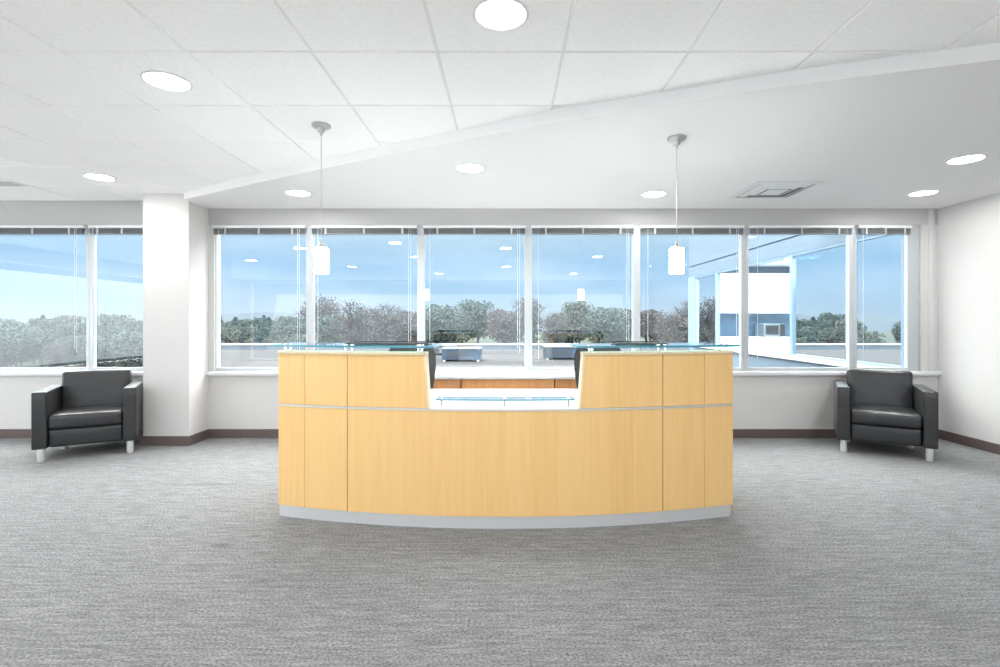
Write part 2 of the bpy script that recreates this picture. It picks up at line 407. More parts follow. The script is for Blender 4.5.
# ------------------------------------------------------------------ windows with their stools
SC = WALL_Y/F
def wx(px): return (px-VX)*SC
struct(MB().box(wx(209), wx(941), WALL_Y-.045, WALL_Y+.10, SILL-.045, SILL-.008).box(wx(209), wx(941), WALL_Y-.02, WALL_Y, SILL-.062, SILL-.045), 'trim_2', M['white'], bevel=.006)
struct(MB().box(LEFT_X, -3.735, WALL_Y-.045, WALL_Y+.10, SILL-.045, SILL-.008).box(LEFT_X, -3.735, WALL_Y-.02, WALL_Y, SILL-.062, SILL-.045), 'trim_3', M['white'], bevel=.006)
bounds = [(210.5, 309), (309, 420.5), (420.5, 528.5), (528.5, 637), (637, 746), (746, 854.5), (854.5, 921)]
leftb = [(-90, -18), (-18, 88), (88, 160)]
fy0, fy1 = WALL_Y+.02, WALL_Y+.075
def window(n, a, b, lw=4.2, rw=4.2):
    X0, X1 = wx(a), wx(b); L = lw*SC; Rr = rw*SC
    m = MB()
    m.box(X0, X0+L, fy0, fy1, SILL-.008, HEAD+.012).box(X1-Rr, X1, fy0, fy1, SILL-.008, HEAD+.012)
    m.box(X0+L, X1-Rr, fy0, fy1, HEAD-.028, HEAD+.012).box(X0+L, X1-Rr, fy0, fy1, SILL-.008, SILL+.022)
    m.box(X0+L, X1-Rr, fy0-.0, fy0+.02, SILL+.022, SILL+.034)
    w = struct(m, 'window_%d' % n, M['alu'], bevel=.004)
    MB().box(X0+L-.005, X1-Rr+.005, fy0+.030, fy0+.036, SILL+.01, HEAD-.02).build('pane', M['pane'], w)
    return X0+L, X1-Rr
W = []
for n, (a, b) in enumerate(bounds): W.append(window(n+1, a, b, 4.5 if n == 0 else 3.8, 12 if n == 6 else 3.8))
for n, (a, b) in enumerate(leftb): W.append(window(n+8, a, b, 3.5, 3.5))

# ------------------------------------------------------------------ raised venetian blinds
names = ['in the window just right of the white column', 'in the window behind the left pendant lamp',
 'in the window above the left half of the desk opening', 'in the window above the right half of the desk opening', 'in the window behind the right pendant lamp',
 'in the wide window left of the right armchair', 'in the narrow window above the right armchair', '', 'in the window at the left edge of the photo', 'in the narrow window just left of the white column']
for i, (X0, X1) in enumerate(W):
    if i == 7: continue
    xc = (X0+X1)/2; yb = WALL_Y-.008
    t = empty('venetian_blind', (xc, yb, HEAD-.12))
    tag(t, 'raised grey blind, '+names[i], 'blind', 'raised venetian blinds')
    w = (X1-X0)/2+.012; z0 = HEAD-.12
    MB().box(-w, w, -.024, .024, HEAD-.026-z0+.0, HEAD+.004-z0).build('head_rail', M['white'], t, bevel=.002)
    m = MB()
    for k in range(9):
        z = HEAD-.034-k*.0052-z0
        m.box(-w+.01, w-.01, -.022, .022, z-.0013, z+.0009)
    m.build('slat_stack', M['slat'], t)
    MB().box(-w+.01, w-.01, -.022, .022, HEAD-.094-z0, HEAD-.083-z0).build('bottom_rail', M['slat'], t, bevel=.002)
    for s_ in (-.72, 0, .72): MB().box(w*s_-.01, w*s_+.01, -.026, -.023, HEAD-.094-z0, HEAD-.026-z0).build('ladder_tape', M['tape'], t)
    for s_, L in ((-.86, 1.42), (.84, 1.30), (.88, 1.36)):
        if i == 6 and s_ > 0: continue
        MB().tube([(w*s_, -.028, HEAD-.03-z0), (w*s_, -.028, HEAD-.03-L-z0)], .0022, 6).build('cord', M['cord'], t)
    if i in (0, 2, 4, 8): MB().tube([(-w*.8, -.03, HEAD-.03-z0), (-w*.8, -.03, HEAD-.75-z0)], .0035, 6).build('wand', M['clear'], t)

# ------------------------------------------------------------------ recessed downlights
def downlight(x, y, z, label, lamp=LAMP_W, d=.22):
    t = empty('downlight', (x, y, z)); tag(t, label, 'ceiling light', 'recessed ceiling downlights')
    r = d/2
    MB().lathe([(r+.010, .0), (r+.010, -.004), (r-.002, -.007), (r-.006, -.003), (r-.006, .0)]).build('trim_ring', M['white'], t, smooth=True)
    MB().lathe([(0, -.009), (r*.6, -.0075), (r-.006, -.0025), (r-.006, .004), (0, .004)]).build('lens', M['disc'], t, smooth=True)
    area('downlight_lamp', (x, y, z-.014), (0, 0, -1), d-.02, 0, lamp, (1, .98, .95), 'DISK')
dl = [((-.026, 2.151), CEIL, 'large round downlight at the top centre of the ceiling, nearest the camera'),
 ((-1.853, 2.752), CEIL, 'round downlight in a ceiling tile up left of the left pendant lamp'),
 ((-3.70, 4.587), CEIL, 'round downlight in the tiled ceiling just left of the column top'),
 ((-.297, 4.05), SOF, 'round downlight in the smooth soffit between the two pendant lamps'),
 ((-2.0, 4.84), SOF, 'round downlight in the soffit just right of the column'),
 ((1.42, 4.88), SOF, 'round downlight in the soffit near the windows, just left of the right pendant cable'),
 ((3.48, 3.83), SOF, 'round downlight in the soffit nearest the right edge of the photo'),
 ((3.99, 4.84), SOF, 'round downlight in the soffit in the corner above the right armchair')]
for (x, y), z, lab in dl: downlight(x, y, z, lab)
for x, y, where_ in ((1.83, .93, 'over the right of the camera'), (3.66, .30, 'close to the right wall'), (-1.85, .92, 'over the left of the camera'), (-3.7, 2.14, 'near the left armchair'),
        (-5.5, 3.37, 'beyond the left edge window'), (-5.5, .3, 'nearest the added left opening'), (-.026, -.9, 'straight behind the camera'), (-3.7, -.9, 'behind the camera on the left'),
        (-1.85, -2.7, 'near the added back opening on the left'), (1.83, -2.7, 'near the added back opening on the right')):
    downlight(x, y, CEIL, 'round downlight in the tiled ceiling %s' % (where_))

# ------------------------------------------------------------------ air diffusers
v = empty('air_diffuser', (2.505, 4.74, SOF)); tag(v, 'square white louvred air diffuser in the soffit right of the right pendant', 'air vent')
m = MB(); o_ = .30
def ring(m, a, b, z0, z1):   # sloping square ring between half sizes a (at z0) and b (at z1)
    A = [(-a,-a,z0),(a,-a,z0),(a,a,z0),(-a,a,z0)]; B = [(-b,-b,z1),(b,-b,z1),(b,b,z1),(-b,b,z1)]
    th = .004
    A2 = [(p[0],p[1],p[2]+th) for p in A]; B2 = [(p[0],p[1],p[2]+th) for p in B]
    vs = A+B+A2+B2
    fs = []
    for i in range(4):
        j = (i+1) % 4
        fs += [(i,j,4+j,4+i), (8+j,8+i,12+i,12+j), (i,8+i,8+j,j), (4+i,4+j,12+j,12+i)]
    m.faces(vs, fs)
MBf = MB(); ring(MBf, .30, .255, -.006, -.010); MBf.build('frame', M['white'], v)
MB().box(-.25, .25, -.25, .25, -.0035, -.001).build('throat', M['slot'], v)
for a, b in ((.236, .185), (.17, .12)):
    m = MB(); ring(m, a, b, -.004, -.022); m.build('louvre', M['white'], v)
MB().box(-.095, .095, -.095, .095, -.022, -.018).build('centre_plate', M['white'], v, bevel=.002)
v = empty('linear_diffuser', (-5.15, 4.80, CEIL)); tag(v, 'long narrow slotted air diffuser in the tiled ceiling at the left edge', 'air vent')
MB().box(-.52, .52, -.075, -.055, -.008, .002).box(-.52, .52, .055, .075, -.008, .002).box(-.52, -.5, -.055, .055, -.008, .002).box(.5, .52, -.055, .055, -.008, .002).build('frame', M['white'], v)
MB().box(-.5, .5, -.055, .055, -.004, -.001).build('throat', M['slot'], v)
for yy in (-.018, .018): MB().box(-.5, .5, yy-.007, yy+.007, -.008, -.004).build('blade', M['white'], v)

# ------------------------------------------------------------------ pendant lamps
def pendant(px, ceil_z, x, y, label):
    t = empty('pendant_lamp', (x, y, ceil_z)); tag(t, label, 'pendant lamp', 'pendant lamps over the reception desk')
    zt = 1.762-ceil_z; zb = 1.596-ceil_z
    MB().lathe([(.0, 0), (.060, 0), (.062, -.005), (.060, -.012), (.050, -.020), (.026, -.024), (.022, -.030), (.022, -.044), (.016, -.052), (.007, -.056), (.005, -.074), (0, -.076)]).build('canopy', M['nickel'], t, smooth=True)
    MB().tube([(0,0,-.07), (0,0,zt+.04)], .0022, 8).build('cable', M['nickel'], t)
    MB().lathe([(0, zt+.055), (.010, zt+.05), (.014, zt+.02), (.030, zt+.012), (.032, zt), (0, zt)]).build('socket', M['nickel'], t, smooth=True)
    MB().lathe([(.0, zt-.001), (.044, zt-.001), (.046, zt-.003), (.046, zb+.005), (.044, zb+.003), (0, zb+.003)]).build('opal_shade', M['opal'], t, smooth=True)
    MB().lathe([(.055, zt+.008), (.057, zt+.008), (.057, zb), (.055, zb), (.055, zt+.008)]).build('glass_sleeve', M['clear'], t, smooth=True)
pendant(321, CEIL, -1.240, 3.37, 'left pendant lamp, lit white glass cylinder on a cable from the tiled ceiling')
pendant(677, SOF, 1.136, 3.38, 'right pendant lamp, lit white glass cylinder on a cable from the smooth soffit')

# ------------------------------------------------------------------ reception desk
DX = -.010; RAD = 5.39; YC = 3.10+RAD
def fr(x, off=0): return YC-math.sqrt((RAD-off)**2-(x-DX)**2)     # front line; off > 0 goes inward (away from the camera)
desk = empty('reception_desk', (0, 3.5, 0))
tag(desk, 'curved maple reception desk with two raised glass topped ends and a low middle', 'reception desk')
OFF = (0, -3.5, 0)
def arcpoly(x0, x1, o0, o1, n=16):
    a = [(x0+(x1-x0)*i/n, fr(x0+(x1-x0)*i/n, o0)) for i in range(n+1)]
    b = [(x0+(x1-x0)*i/n, fr(x0+(x1-x0)*i/n, o1)) for i in range(n+1)]
    return a+b[::-1]
XL, XR = -1.497, 1.480
def arc(name, x0, x1, o0, o1, z0, z1, m_, bev=0, parent=desk, n=16):
    return MB().prism(arcpoly(x0, x1, o0, o1, n), z0, z1).build(name, m_, parent, OFF if parent is desk else OFF, bevel=bev)
arc('plinth', XL+.004, XR-.02, .006, .05, 0, .074, M['steel'], n=32)
cuts = [XL, -1.305, -1.010, .985, 1.272, XR]
for i in range(5):
    a, b = cuts[i], cuts[i+1]; g0 = .0012 if i in (1, 4) else .0022
    arc('front_panel', a+(g0 if i else 0), b-(.0012 if i in (0, 3) else .0022 if i < 4 else 0), 0, .035, .076, .722, M['maple'], n=8 if i != 2 else 32)
arc('carcass', XL+.02, XR-.02, .036, .06, .06, .72, M['black'], n=32)
arc('metal_strip', XL, XR, -.003, .035, .7235, .737, M['strip'], n=32)
TOP0, TOP1 = 1.064, 1.084
def upper(x0, x1, xt0=None, xt1=None):
    # panel between x0..x1 at the bottom and xt0..xt1 at the top (slanted inner end)
    xt0 = x0 if xt0 is None else xt0; xt1 = x1 if xt1 is None else xt1
    n = 8; m = MB(); vs = []; fs = []
    for i in range(n+1):
        t = i/n
        for (xa, xb, z) in ((x0, x1, .739), (xt0, xt1, TOP0)):
            x = xa+(xb-xa)*t
            vs += [(x, fr(x, 0), z), (x, fr(x, .035), z)]
    for i in range(n):
        b = 4*i; c = b+4
        fs += [(b, c, c+2, b+2), (b+1, b+3, c+3, c+1), (b, b+1, c+1, c), (b+2, c+2, c+3, b+3)]
    fs += [(0, 2, 3, 1), (4*n, 4*n+1, 4*n+3, 4*n+2)]
    m.faces(vs, fs); return m.build('upper_panel', M['maple'], desk, OFF)
IL, IR = -.482, .446; ILT, IRT = -.502, .470
upper(XL, -1.305-.0012); upper(-1.305+.0012, -1.010-.0022); upper(-1.010+.0022, IL-.014, None, ILT-.014)
upper(IR+.014, .985-.0022, IRT+.014, None); upper(.985+.0022, 1.272-.0012); upper(1.272+.0012, XR)
D2 = .10
for (a, b) in ((XL, ILT), (IRT, XR)):
    arc('cap', a-.002, b+.002, -.008, D2, TOP0+.001, TOP1, M['mapleedge'], bev=.003)
    aa, bb = (a+.02, b-.02)
    arc('hutch_back', aa, bb, D2-.02, D2, .745, TOP0, M['maple'])
# slanted cheeks of the opening
for (xb, xt, s) in ((IL, ILT, -1), (IR, IRT, 1)):
    y0b, y1b = fr(xb, -.001), fr(xb, D2)
    a0, a1 = sorted((xb, xb+s*.013)); b0, b1 = sorted((xt, xt+s*.013))
    MB().hexa([(a0,y0b,.739),(a1,y0b,.739),(a1,y1b,.739),(a0,y1b,.739),(b0,y0b,TOP0),(b1,y0b,TOP0),(b1,y1b,TOP0),(b0,y1b,TOP0)]).build('cheek_panel', M['mapleedge'], desk, OFF)
# outer end panels
for a, b in ((XL, XL+.03), (XR-.03, XR)):
    MB().box(a, b, fr(a, .036), 4.02, .0, .737).build('end_panel', M['maple'], desk, OFF, bevel=.002)
    MB().box(a, b, fr(a, .036), fr(a, D2), .739, TOP0).build('end_panel', M['maple'], desk, OFF, bevel=.002)
# white worktop
MB().prism(arcpoly(XL+.035, XR-.035, .037, .04, 24)[:25]+[(XR-.035, 4.0), (XL+.035, 4.0)], .708, .741).build('worktop', M['laminate'], desk, OFF, bevel=.003)
# pedestals below the worktop
for x0 in (-1.42, .98):
    p = MB().box(x0, x0+.42, 3.45, 3.97, .05, .705).build('pedestal', M['cherry'], desk, OFF, bevel=.003)
    for z in (.08, .29, .50): MB().box(x0+.01, x0+.41, 3.97, 3.988, z, z+.2).build('drawer', M['cherry'], p, OFF, bevel=.002)
# glass tops on stand-offs
def glass_top(x0, x1, o0, o1, z0, z1, posts, base, name='glass_counter', gm='gblade'):
    g_ = arc(name, x0, x1, o0, o1, z0, z1, M[gm], n=20)
    e0 = MB().prism(arcpoly(x0, x1, o0-.0015, o0-.0003, 20), z0, z1)
    e0.box(x0-.0015, x0-.0003, fr(x0, o0), fr(x0, o1), z0, z1).box(x1+.0003, x1+.0015, fr(x1, o0), fr(x1, o1), z0, z1)
    e0.prism(arcpoly(x0, x1, o1+.0003, o1+.0015, 20), z0, z1)
    e0.build('polished_edge', M['gedge'], g_, (0, 0, 0)).location = (0, -3.5, 0)
    for x, o in posts:
        c = (x, fr(x, o), 0)
        MB().lathe([(0, base), (.013, base), (.013, base+.003), (.009, base+.004), (.009, z0-.004), (.014, z0-.003), (.014, z0), (0, z0)], c, 20).build('standoff', M['chrome'], g_, OFF, smooth=True)
        MB().lathe([(0, z1), (.013, z1), (.013, z1+.003), (.010, z1+.0055), (0, z1+.006)], c, 20).build('standoff_cap', M['chrome'], g_, OFF, smooth=True)
glass_top(-1.545, -.445, -.03, .33, 1.112, 1.124, [(-1.46, .03), (-1.03, .03), (-.53, .03), (-.985, .03), (-1.44, .075), (-.56, .075)], TOP1)
glass_top(.425, 1.515, -.03, .33, 1.112, 1.124, [(1.44, .03), (1.01, .03), (.515, .03), (.965, .03), (1.42, .075), (.54, .075)], TOP1)
glass_top(-.44, .42, .02, .12, .785, .793, [(-.41, .05), (-.015, .05), (.385, .05)], .741, 'transaction_shelf', 'clear')

# thin dark flat trays lying on the glass ends
def tray(x0, x1, y, label):
    t = empty('document_tray', ((x0+x1)/2, y, 1.1305)); w = (x1-x0)/2
    tag(t, label, 'tray')
    MB().box(-w, w, -.065, .065, 0, .004).build('tray_base', M['black'], t, bevel=.001)
    MB().box(-w, w, -.065, -.06, .004, .007).box(-w, w, .105, .11, .004, .012).box(-w, -w+.005, -.06, .06, .004, .007).box(w-.005, w, -.06, .06, .004, .007).build('tray_rim', M['black'], t)
    return t
tray(-1.06, -.52, 3.385, 'thin flat black tray lying on the left glass counter of the desk').location.z = 1.1255
tray(.72, 1.06, 3.385, 'thin flat black tray lying on the right glass counter of the desk').location.z = 1.1255

# ------------------------------------------------------------------ low cabinets under the windows behind the desk
CY0 = 4.94; CT = .742
cx = [-1.37, -.45, .465, 1.385]
for i in range(3):
    a, b = cx[i]+.004, cx[i+1]-.004
    t = empty('low_cabinet', ((a+b)/2, (CY0+5.45)/2, 0)); off = (-(a+b)/2, -(CY0+5.45)/2, 0)
    tag(t, 'orange maple low cabinet under the windows, '+['seen at the left end of the desk opening', 'wide one in the middle of the desk opening', 'seen at the right end of the desk opening'][i], 'cabinet', 'low cabinets behind the desk')
    MB().box(a, b, CY0+.02, 5.455, .06, CT-.032).build('body', M['cherry'], t, off)
    MB().box(a+.02, b-.02, CY0+.06, 5.44, 0, .06).build('plinth', M['black'], t, off)
    dr = MB().box(a+.003, b-.003, CY0, CY0+.019, CT-.16, CT-.036).build('drawer', M['cherry'], t, off, bevel=.002)
    MB().tube([((a+b)/2-.07, CY0-.018, CT-.13), ((a+b)/2+.07, CY0-.018, CT-.13)], .005, 10).build('handle', M['chrome'], dr, off)
    for (u, w) in ((a+.003, (a+b)/2-.002), ((a+b)/2+.002, b-.003)):
        d = MB().box(u, w, CY0, CY0+.019, .065, CT-.164).build('door', M['cherry'], t, off, bevel=.002)
        hx = w-.04 if u < (a+b)/2-.1 else u+.04
        MB().tube([(hx, CY0-.018, .42), (hx, CY0-.018, .54)], .005, 10).build('handle', M['chrome'], d, off)
ct = MB().box(-1.39, 1.405, CY0-.02, 5.47, CT-.031, CT-.006).box(-1.39, 1.405, CY0-.022, CY0-.02, CT-.031, CT-.006).build('cabinet_worktop', [M['laminate']], bevel=.002)
tag(ct, 'long white worktop running over the low cabinets below the windows', 'worktop')

# ------------------------------------------------------------------ swivel chairs behind the desk
def office_chair(loc, rz, label):
    t = empty('swivel_chair', loc, rz); tag(t, label, 'office chair', 'office chairs behind the desk')
    # local: seat faces -y (towards the camera), back at +y
    n, mm = 12, 14; vs = []; fs = []
    for sgn in (0, 1):
        for j in range(mm+1):
            v_ = j/mm; z = .56+.51*v_
            wv = .235*(1-.16*v_**4)*(1-.30*(1-v_)**1.6)*(1-max(0, v_-.9)*1.6)
            for i in range(n+1):
                u = -1+2*i/n
                y = .24+.05*v_-.055*math.sin(PI*min(1, v_*1.1))*.6-.045*u*u*(1-.4*v_)-.0*v_+sgn*.022
                vs.append((u*wv, y, z-.015*u*u*v_))
    N = (n+1)*(mm+1)
    for s_ in (0, 1):
        for j in range(mm):
            for i in range(n):
                a = s_*N+j*(n+1)+i; fs.append((a, a+1, a+n+2, a+n+1))
    for j in range(mm):
        for i in (0, n):
            a = j*(n+1)+i; fs.append((a, a+n+1, a+n+1+N, a+N))
    for i in range(n):
        for j in (0, mm):
            a = j*(n+1)+i; fs.append((a, a+1, a+1+N, a+N))
    MB().faces(vs, fs).build('backrest', M['mesh'], t, smooth=True)
    MB().rbox((0, 0, .46), (.24, .235, .04), .032, (0, 0, .012)).build('seat', M['mesh'], t, smooth=True)
    MB().tube([(0, .10, .42), (0, .27, .44), (0, .315, .56), (0, .30, .72)], .022, 10).build('back_support', M['black'], t, smooth=True)
    for s_ in (-1, 1):
        MB().tube([(s_*.2, .05, .43), (s_*.275, .05, .45), (s_*.28, .05, .64)], .016, 10).build('arm_post', M['black'], t, smooth=True)
        MB().rbox((s_*.28, 0, .655), (.04, .12, .014), .012).build('armrest', M['black'], t, smooth=True)
    MB().lathe([(0, .42), (.05, .42), (.028, .40), (.028, .26), (.035, .25), (.035, .11), (0, .11)], n=20).build('gas_lift', M['black'], t, smooth=True)
    for k in range(5):
        a = 2*PI*k/5+.3; c_, s_ = math.cos(a), math.sin(a)
        leg = MB().tube([(0,0,.12), (.12*c_, .12*s_, .115), (.27*c_, .27*s_, .075)], .024, 10, .016).build('base_leg', M['black'], t, smooth=True)
        ct_ = MB()
        for q in (-1, 1):
            px_, py_ = .27*c_-q*.016*s_, .27*s_+q*.016*c_
            ct_.tube([(px_-q*-.008*s_*-1, py_, .0275), (px_-q*.012*s_, py_+q*.012*c_, .0275)], .0275, 14)
        ct_.build('caster', M['black'], leg, smooth=True)
office_chair((-.815, 4.26, 0), .15, 'dark swivel chair behind the left raised end of the desk, only its back edge showing')
office_chair((.78, 4.26, 0), -.15, 'dark swivel chair behind the right raised end of the desk, only its back edge showing')

# ------------------------------------------------------------------ leather armchairs
def armchair(loc, rz, label):
    """local frame: front faces -y, origin below the centre of the front edge"""
    t = empty('armchair', loc, rz); tag(t, label, 'armchair', 'black leather armchairs by the windows')
    Wd, D = .765, .665; aw = .053
    for s in (-1, 1):
        a = MB().rbox((s*(Wd/2-aw), D/2, .378), (aw, D/2, .258), .012, (.003, .003, .002), n=7).build('arm', M['leather'], t, smooth=True)
        zc = .625
        m = MB()
        xo, xi = s*(Wd/2-.006), s*(Wd/2-2*aw+.006)
        for xx in (xo, xi): m.tube([(xx, .0045, .128), (xx, .0045, .618), (xx, .006, .6305), (xx, D-.02, .6325)], .0022, 6)
        m.build('piping', M['seam'], a)
    iw = Wd/2-2*aw-.002
    MB().rbox((0, .345, .205), (iw, .315, .083), .022, (0, .010, 0)).build('front_rail', M['leather'], t, smooth=True)
    sc_ = MB().rbox((0, .29, .353), (iw, .28, .063), .030, (0, .010, .014)).build('seat_cushion', M['leather'], t, smooth=True)
    # backrest: leaning cushion with a seam across the middle
    bm_ = MB().rbox((0, 0, 0), (iw, .075, .205), .030, (0, .018, .006))
    for v_ in bm_.bm.verts:
        if v_.co.y < 0: v_.co.y += .012*math.exp(-((v_.co.z-.03)/.012)**2)
    bmesh.ops.rotate(bm_.bm, verts=bm_.bm.verts, cent=(0,0,0), matrix=Matrix.Rotation(-.13, 3, 'X'))
    bmesh.ops.translate(bm_.bm, verts=bm_.bm.verts, vec=(0, .55, .565))
    b = bm_.build('back_cushion', M['leather'], t, smooth=True)
    MB().tube([(-iw+.03, .475, .59), (0, .4625, .59), (iw-.03, .475, .59)], .002, 6).build('seam', M['seam'], b)
    MB().rbox((0, D-.045, .42), (iw, .044, .295), .02).build('back_frame', M['leather'], t, smooth=True)
    for x, y in ((-Wd/2+.055, .055), (Wd/2-.055, .055), (-Wd/2+.12, D-.10), (Wd/2-.12, D-.10)):
        if True:
            MB().lathe([(0, 0), (.026, 0), (.028, .004), (.028, .121), (0, .121)], (x, y, 0), 24).build('leg', M['legmetal'], t, smooth=True)
    return t
armchair((3.553, 4.735, 0), -math.radians(30.5), 'black leather armchair with silver legs in the right corner under the narrow window')
armchair((-3.925, 4.705, 0), math.radians(30), 'black leather armchair with silver legs left of the white column')

# ------------------------------------------------------------------ outside: terrace roof, parapet, blocks standing in for window reflections
TZ = -.40
struct(MB().prism([(-4.5, WALL_Y+TH), (60, WALL_Y+TH), (60, 30), (-19.5, 30)], TZ-.5, TZ), 'terrace_roof', M['gravel'])
pr = empty('roof_parapet', (20, 30, TZ)); tag(pr, 'low grey roof parapet with a white metal coping outside the windows', 'parapet')
MB().box(-39.6, 40, 0, .25, 0, .25).build('upstand', M['parapet'], pr)
MB().box(-39.7, 40, -.06, .31, .25, .33).build('coping', M['coping'], pr)
def unit(x, y, w, d, h, m_, label):  # boxes standing in for reflections of the lobby in the window glass
    t = empty('reflection_block', (x, y, TZ)); tag(t, label, 'reflection block', 'reflection stand-in blocks outside the windows')
    MB().box(-w/2, w/2, -d/2, d/2, .06, h).build('casing', M[m_], t, bevel=.02)
    MB().box(-w/2-.03, w/2+.03, -d/2-.03, d/2+.03, h, h+.05).build('lid', M['unitlight'], t)
    MB().box(-w/2+.05, -w/2+.15, -d/2, d/2, 0, .06).box(w/2-.15, w/2-.05, -d/2, d/2, 0, .06).build('skid', M['slot'], t)
    m = MB()
    for k in range(6): m.box(-w*.38, w*.1, -d/2-.012, -d/2, .12+k*(h-.2)/6, .12+k*(h-.2)/6+(h-.2)/12)
    m.build('grille', M['black'], t)
unit(-1.9, 21.5, 1.6, 1.2, .50, 'unit', 'low blue-grey block on the terrace imitating a reflection, seen left in the desk opening')
unit(-3.6, 25.5, 2.2, 1.0, .42, 'unitlight', 'pale grey block on the terrace imitating a reflection, just behind the left raised end')
unit(2.6, 22.5, 1.9, 1.2, .52, 'unit', 'low blue-grey block on the terrace imitating a reflection, seen right in the desk opening')

# ------------------------------------------------------------------ outside: the projecting wing of the building
WXX = 4.45
def wz(px): return F*WXX/(px-VX)
wing = empty('building_wing', (WXX, 9, TZ)); tag(wing, 'projecting glazed wing of the office building seen through the right windows', 'building')
wo_ = (-WXX, -9, -TZ)
Y0, Y1 = WALL_Y+TH, 12.35; X1 = 9.6; t_ = .16
m = MB().box(WXX, WXX+t_, Y0, Y1, TZ, SILL-.03).box(WXX, WXX+t_, Y0, Y1, HEAD+.01, CEIL-.012).box(WXX, WXX+t_, Y0, Y1, CEIL+.012, 6.5)
m.box(WXX, WXX+t_, Y0, Y0+.02, SILL-.03, HEAD+.01)
m.build('facade', M['cladding'], wing, wo_)
MB().box(WXX+.02, WXX+t_, Y0, Y1, CEIL-.012, CEIL+.012).box(WXX-.002, WXX+.01, wz(691.5)-.02, wz(691.5)+.02, CEIL+.012, 6.5).box(WXX-.004, WXX+.02, Y0, Y1, HEAD-.004, HEAD+.016).build('panel_joint', M['joint'], wing, wo_)
MB().box(WXX-.015, WXX+t_+.02, wz(695), Y1+.01, SILL-.03, HEAD+.01).build('corner_post', M['bluecol'], wing, wo_)
MB().box(WXX-.04, WXX+t_, Y0+.02, wz(695), SILL-.06, SILL-.0).build('window_sill', M['coping'], wing, wo_)
def wpane(pa, pb, mt):
    ya, yb = wz(pb), wz(pa)
    ya = max(ya, Y0+.03)
    f_ = MB().box(WXX+.0, WXX+.07, ya, ya+.035, SILL, HEAD).box(WXX, WXX+.07, yb-.035, yb, SILL, HEAD).box(WXX, WXX+.07, ya+.035, yb-.035, SILL, SILL+.03).box(WXX, WXX+.07, ya+.035, yb-.035, HEAD-.03, HEAD-.004).build('window_frame', M['bluecol'], wing, wo_)
    MB().box(WXX+.03, WXX+.036, ya+.035, yb-.035, SILL+.03, HEAD-.03).build('pane', M[mt], f_, wo_)
wpane(696, 716, 'coated'); wpane(716, 741, 'pane'); wpane(741, 791, 'pane'); wpane(791, 851, 'coated'); wpane(851, 925, 'coated')
MB().box(WXX+t_, X1, Y1-.15, Y1, TZ, 6.5).build('end_wall', M['cladding'], wing, wo_)
MB().box(WXX+t_, X1, Y0, Y1-.15, -.1, 0).build('inner_floor', M['laminate'], wing, wo_)
MB().box(WXX+t_, X1, Y0, Y1-.15, CEIL, CEIL+.1).build('inner_ceiling', M['soffit'], wing, wo_)
MB().box(X1, X1+.15, Y0, Y1, TZ, 6.5).build('far_wall', M['wall'], wing, wo_)
MB().box(RX+.2, X1, Y0, Y0+.1, 0, CEIL).build('inner_wall', M['wall'], wing, wo_)
for (x, y) in ((5.8, 10.2), (7.6, 8.4)):
    lt = empty('ceiling_panel_light', (x, y, CEIL)); tag(lt, 'bright ceiling panel light inside the glazed wing '+('near the kitchen counter' if x < 6 else 'further from the kitchen counter'), 'ceiling light')
    MB().box(-.62, .62, -.32, .32, -.02, 0).build('frame', M['white'], lt)
    MB().box(-.59, .59, -.29, .29, -.024, -.02).build('diffuser', M['disc'], lt)
    area('wing_lamp', (x, y, CEIL-.04), (0, 0, -1), 1.1, .5, 22, (1, .98, .95))
# kitchen units inside the wing
ky = Y1-.165
kc = empty('kitchen_base_cabinet', (5.75, ky-.3, 0)); ko = (-5.75, -(ky-.3), 0)
tag(kc, 'cream kitchen base cabinet inside the wing, below the microwave', 'cabinet')
MB().box(4.75, 6.5, ky-.58, ky-.001, .08, .88).build('body', M['cream'], kc, ko)
for k in range(4):
    d = MB().box(4.76+k*.435, 4.76+k*.435+.425, ky-.6, ky-.58, .1, .87).build('door', M['cream'], kc, ko)
    MB().box(4.76+k*.435+.38, 4.76+k*.435+.395, ky-.62, ky-.6, .65, .8).build('handle', M['chrome'], d, ko)
MB().box(4.73, 6.52, ky-.62, ky-.001, .88, .915).build('worktop', M['laminate'], kc, ko)
MB().box(4.77, 6.48, ky-.5, ky-.02, 0, .08).build('plinth', M['black'], kc, ko)
bs = MB().box(4.54, 6.9, ky-.016, ky-.001, .916, 1.46).build('backsplash', M['backsplash']); tag(bs, 'dark blue backsplash panel inside the wing behind the microwave', 'backsplash')
ku = empty('wall_cabinet', (5.75, ky-.18, 1.46)); ko = (-5.75, -(ky-.18), -1.46)
tag(ku, 'white wall cabinets inside the wing above the microwave', 'cabinet')
MB().box(4.60, 6.8, ky-.33, ky-.001, 1.461, 2.4).build('body', M['laminate'], ku, ko)
for k in range(5): MB().box(4.605+k*.439, 4.605+k*.439+.434, ky-.35, ky-.33, 1.465, 2.395).build('door', M['laminate'], ku, ko)
mwx = (773-VX)*11.7/F
mw = empty('microwave', (mwx, ky-.35, .915)); tag(mw, 'grey microwave oven on the kitchen counter inside the wing', 'microwave')
MB().box(-.25, .25, -.19, .19, .01, .30).build('casing', M['micro'], mw, bevel=.008)
dd = MB().box(-.24, .12, -.205, -.19, .02, .29).build('door', M['micro'], mw, bevel=.004)
MB().box(-.21, .09, -.208, -.205, .05, .26).build('door_window', M['black'], dd)
MB().tube([(.105, -.225, .05), (.105, -.225, .26)], .008, 8).build('handle', M['chrome'], dd)
MB().box(.13, .24, -.205, -.19, .02, .29).build('control_panel', M['black'], mw)
for x in (-.2, .2): MB().box(x-.02, x+.02, -.15, .15, 0, .01).build('foot', M['black'], mw)

# ------------------------------------------------------------------ outside: ground, hills, trees, houses
GZ = -8.0
struct(MB().box(-900, 900, WALL_Y+1, 1300, GZ-1, GZ), 'ground', M['ground'])
